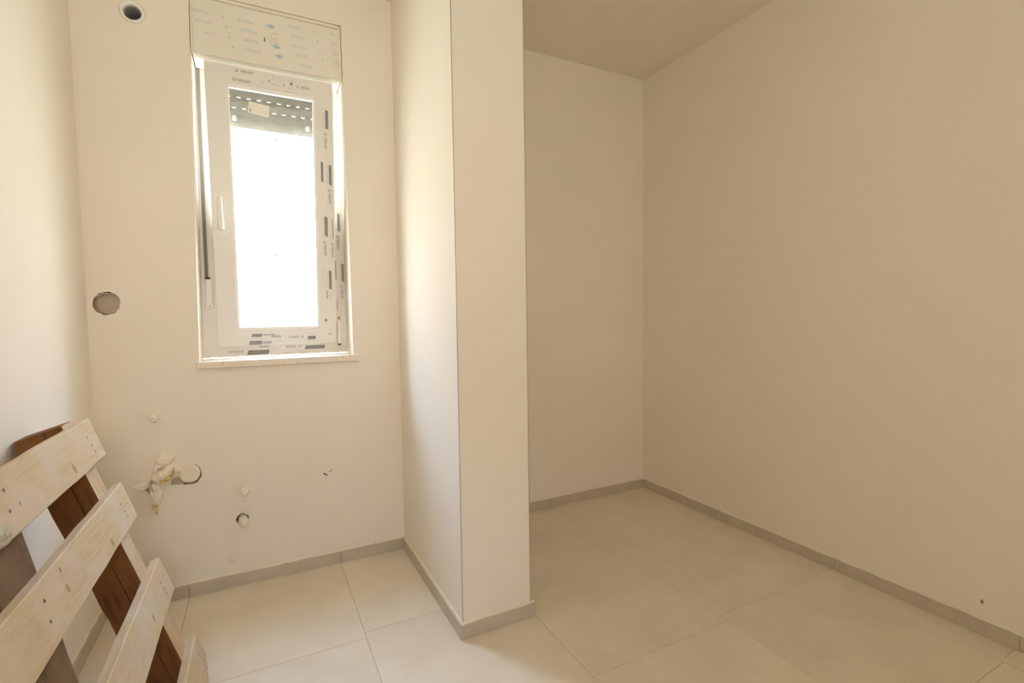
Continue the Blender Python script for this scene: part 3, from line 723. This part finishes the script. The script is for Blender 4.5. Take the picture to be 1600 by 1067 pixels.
for bi, (sa, sb_, ye) in enumerate(boards):
    rr = random.Random(40+bi); bm = bmesh.new(); nseg = 14; prev = None
    for i in range(nseg+1):
        y = Y_NEAR+(ye-Y_NEAR)*i/nseg; a_ = sa+rr.uniform(-.0012,.0012); b_ = sb_+rr.uniform(-.0012,.0012); th = .0245+rr.uniform(-.0006,.0006); c_ = .0022
        if bi == 0 and 4 <= i <= 5: b_ -= .0
        if bi == 3 and i == nseg: b_ -= .045; 
        if bi == 3 and i == nseg-1: b_ -= .004
        pr_ = [(-.0245,a_),(-.0245,b_),(-c_,b_),(0,b_-c_),(0,a_+c_),(-c_,a_)]
        cur = [bm.verts.new((x, y-PA.y, -s_)) for x, s_ in pr_]
        if prev:
            for k in range(6): bm.faces.new((prev[k], prev[(k+1)%6], cur[(k+1)%6], cur[k]))
        else: bm.faces.new(cur)
        prev = cur
    bm.faces.new(prev[::-1]); bd = pmesh('deck_board', bm, M_pine)
    w_ = sb_-sa
    fr_ = [(.38,1.757),(.585,1.761),(.75,1.765)] if bi != 3 else [(.30,1.775),(.55,1.785),(.78,1.79)]
    for f_, yn in fr_ + [(.3,1.255-.06*bi),(.62,1.24-.06*bi)]:
        bm = bmesh.new(); s_ = sa+w_*f_; yy = yn - PA.y
        rg = [bm.verts.new((.0006, yy+.0032*cos(t_)*rr.uniform(.8,1.2), -s_+.0042*sin(t_)*rr.uniform(.8,1.2))) for t_ in [2*pi*k/9 for k in range(9)]]
        c_ = bm.verts.new((.0003, yy, -s_))
        for k in range(9): bm.faces.new((rg[k], rg[(k+1)%9], c_))
        nl = bpy.data.meshes.new('nail_hole'); bmesh.ops.recalc_face_normals(bm, faces=bm.faces); bm.to_mesh(nl); bm.free(); nl.materials.append(M_steel)
        o = bpy.data.objects.new('nail_hole', nl); COL.objects.link(o); o.parent = bd; o.matrix_parent_inverse = (world_of(bd)).inverted(); o.matrix_basis = PM
    # knots
    kn = {0: [((117,733),.008,.013), ((31,786),.004,.005)], 1: [((175.5,847),.007,.013), ((106,919),.006,.010), ((94,890),.004,.006)], 2: [((240,965),.006,.011)], 3: []}[bi]
    for q, ky, kz in kn:
        c = PM.inverted() @ hit(q, PA, pn); bm = bmesh.new(); n_ = 14
        rg = [bm.verts.new((.0004, c.y+ky*cos(2*pi*k/n_), c.z+kz*sin(2*pi*k/n_))) for k in range(n_)]; cc = bm.verts.new((.0006, c.y, c.z))
        for k in range(n_): bm.faces.new((rg[k], rg[(k+1)%n_], cc))
        nl = bpy.data.meshes.new('knot'); bmesh.ops.recalc_face_normals(bm, faces=bm.faces); bm.to_mesh(nl); bm.free()
        nl.materials.append(bpy.data.materials.get('wood_knot') or noisy('wood_knot', (.34,.21,.11), (.42,.31,.2), scale=70, rough=.8, bump=.1))
        o = bpy.data.objects.new('knot', nl); COL.objects.link(o); o.parent = bd; o.matrix_parent_inverse = (world_of(bd)).inverted(); o.matrix_basis = PM
# dried plaster splash on the uppermost board
c = PM.inverted() @ hit((4,838), PA, pn); rr = random.Random(5); bm = bmesh.new(); rings = []
for s_, h_ in ((1,-.001),(.85,.003),(.5,.006),(.15,.007)):
    rings.append([bm.verts.new((h_*(1+.5*noise.noise(Vector((s_*3, cos(t_)*2, sin(t_)*2)))), c.y+.034*s_*cos(t_)*(1+.3*noise.noise(Vector((cos(t_)*2, sin(t_)*2, 1)))), c.z+.018*s_*sin(t_)*(1+.3*noise.noise(Vector((cos(t_)*2, sin(t_)*2, 1)))))) for t_ in [2*pi*k/16 for k in range(16)]])
for a_, b_ in zip(rings, rings[1:]):
    for k in range(16): bm.faces.new((a_[k], a_[(k+1)%16], b_[(k+1)%16], b_[k]))
bm.faces.new(rings[-1]); pmesh('plaster_splash', bm, noisy('dried_mortar', (.42,.38,.28), (.50,.46,.36), scale=60, rough=.95, bump=.3, bscale=150))
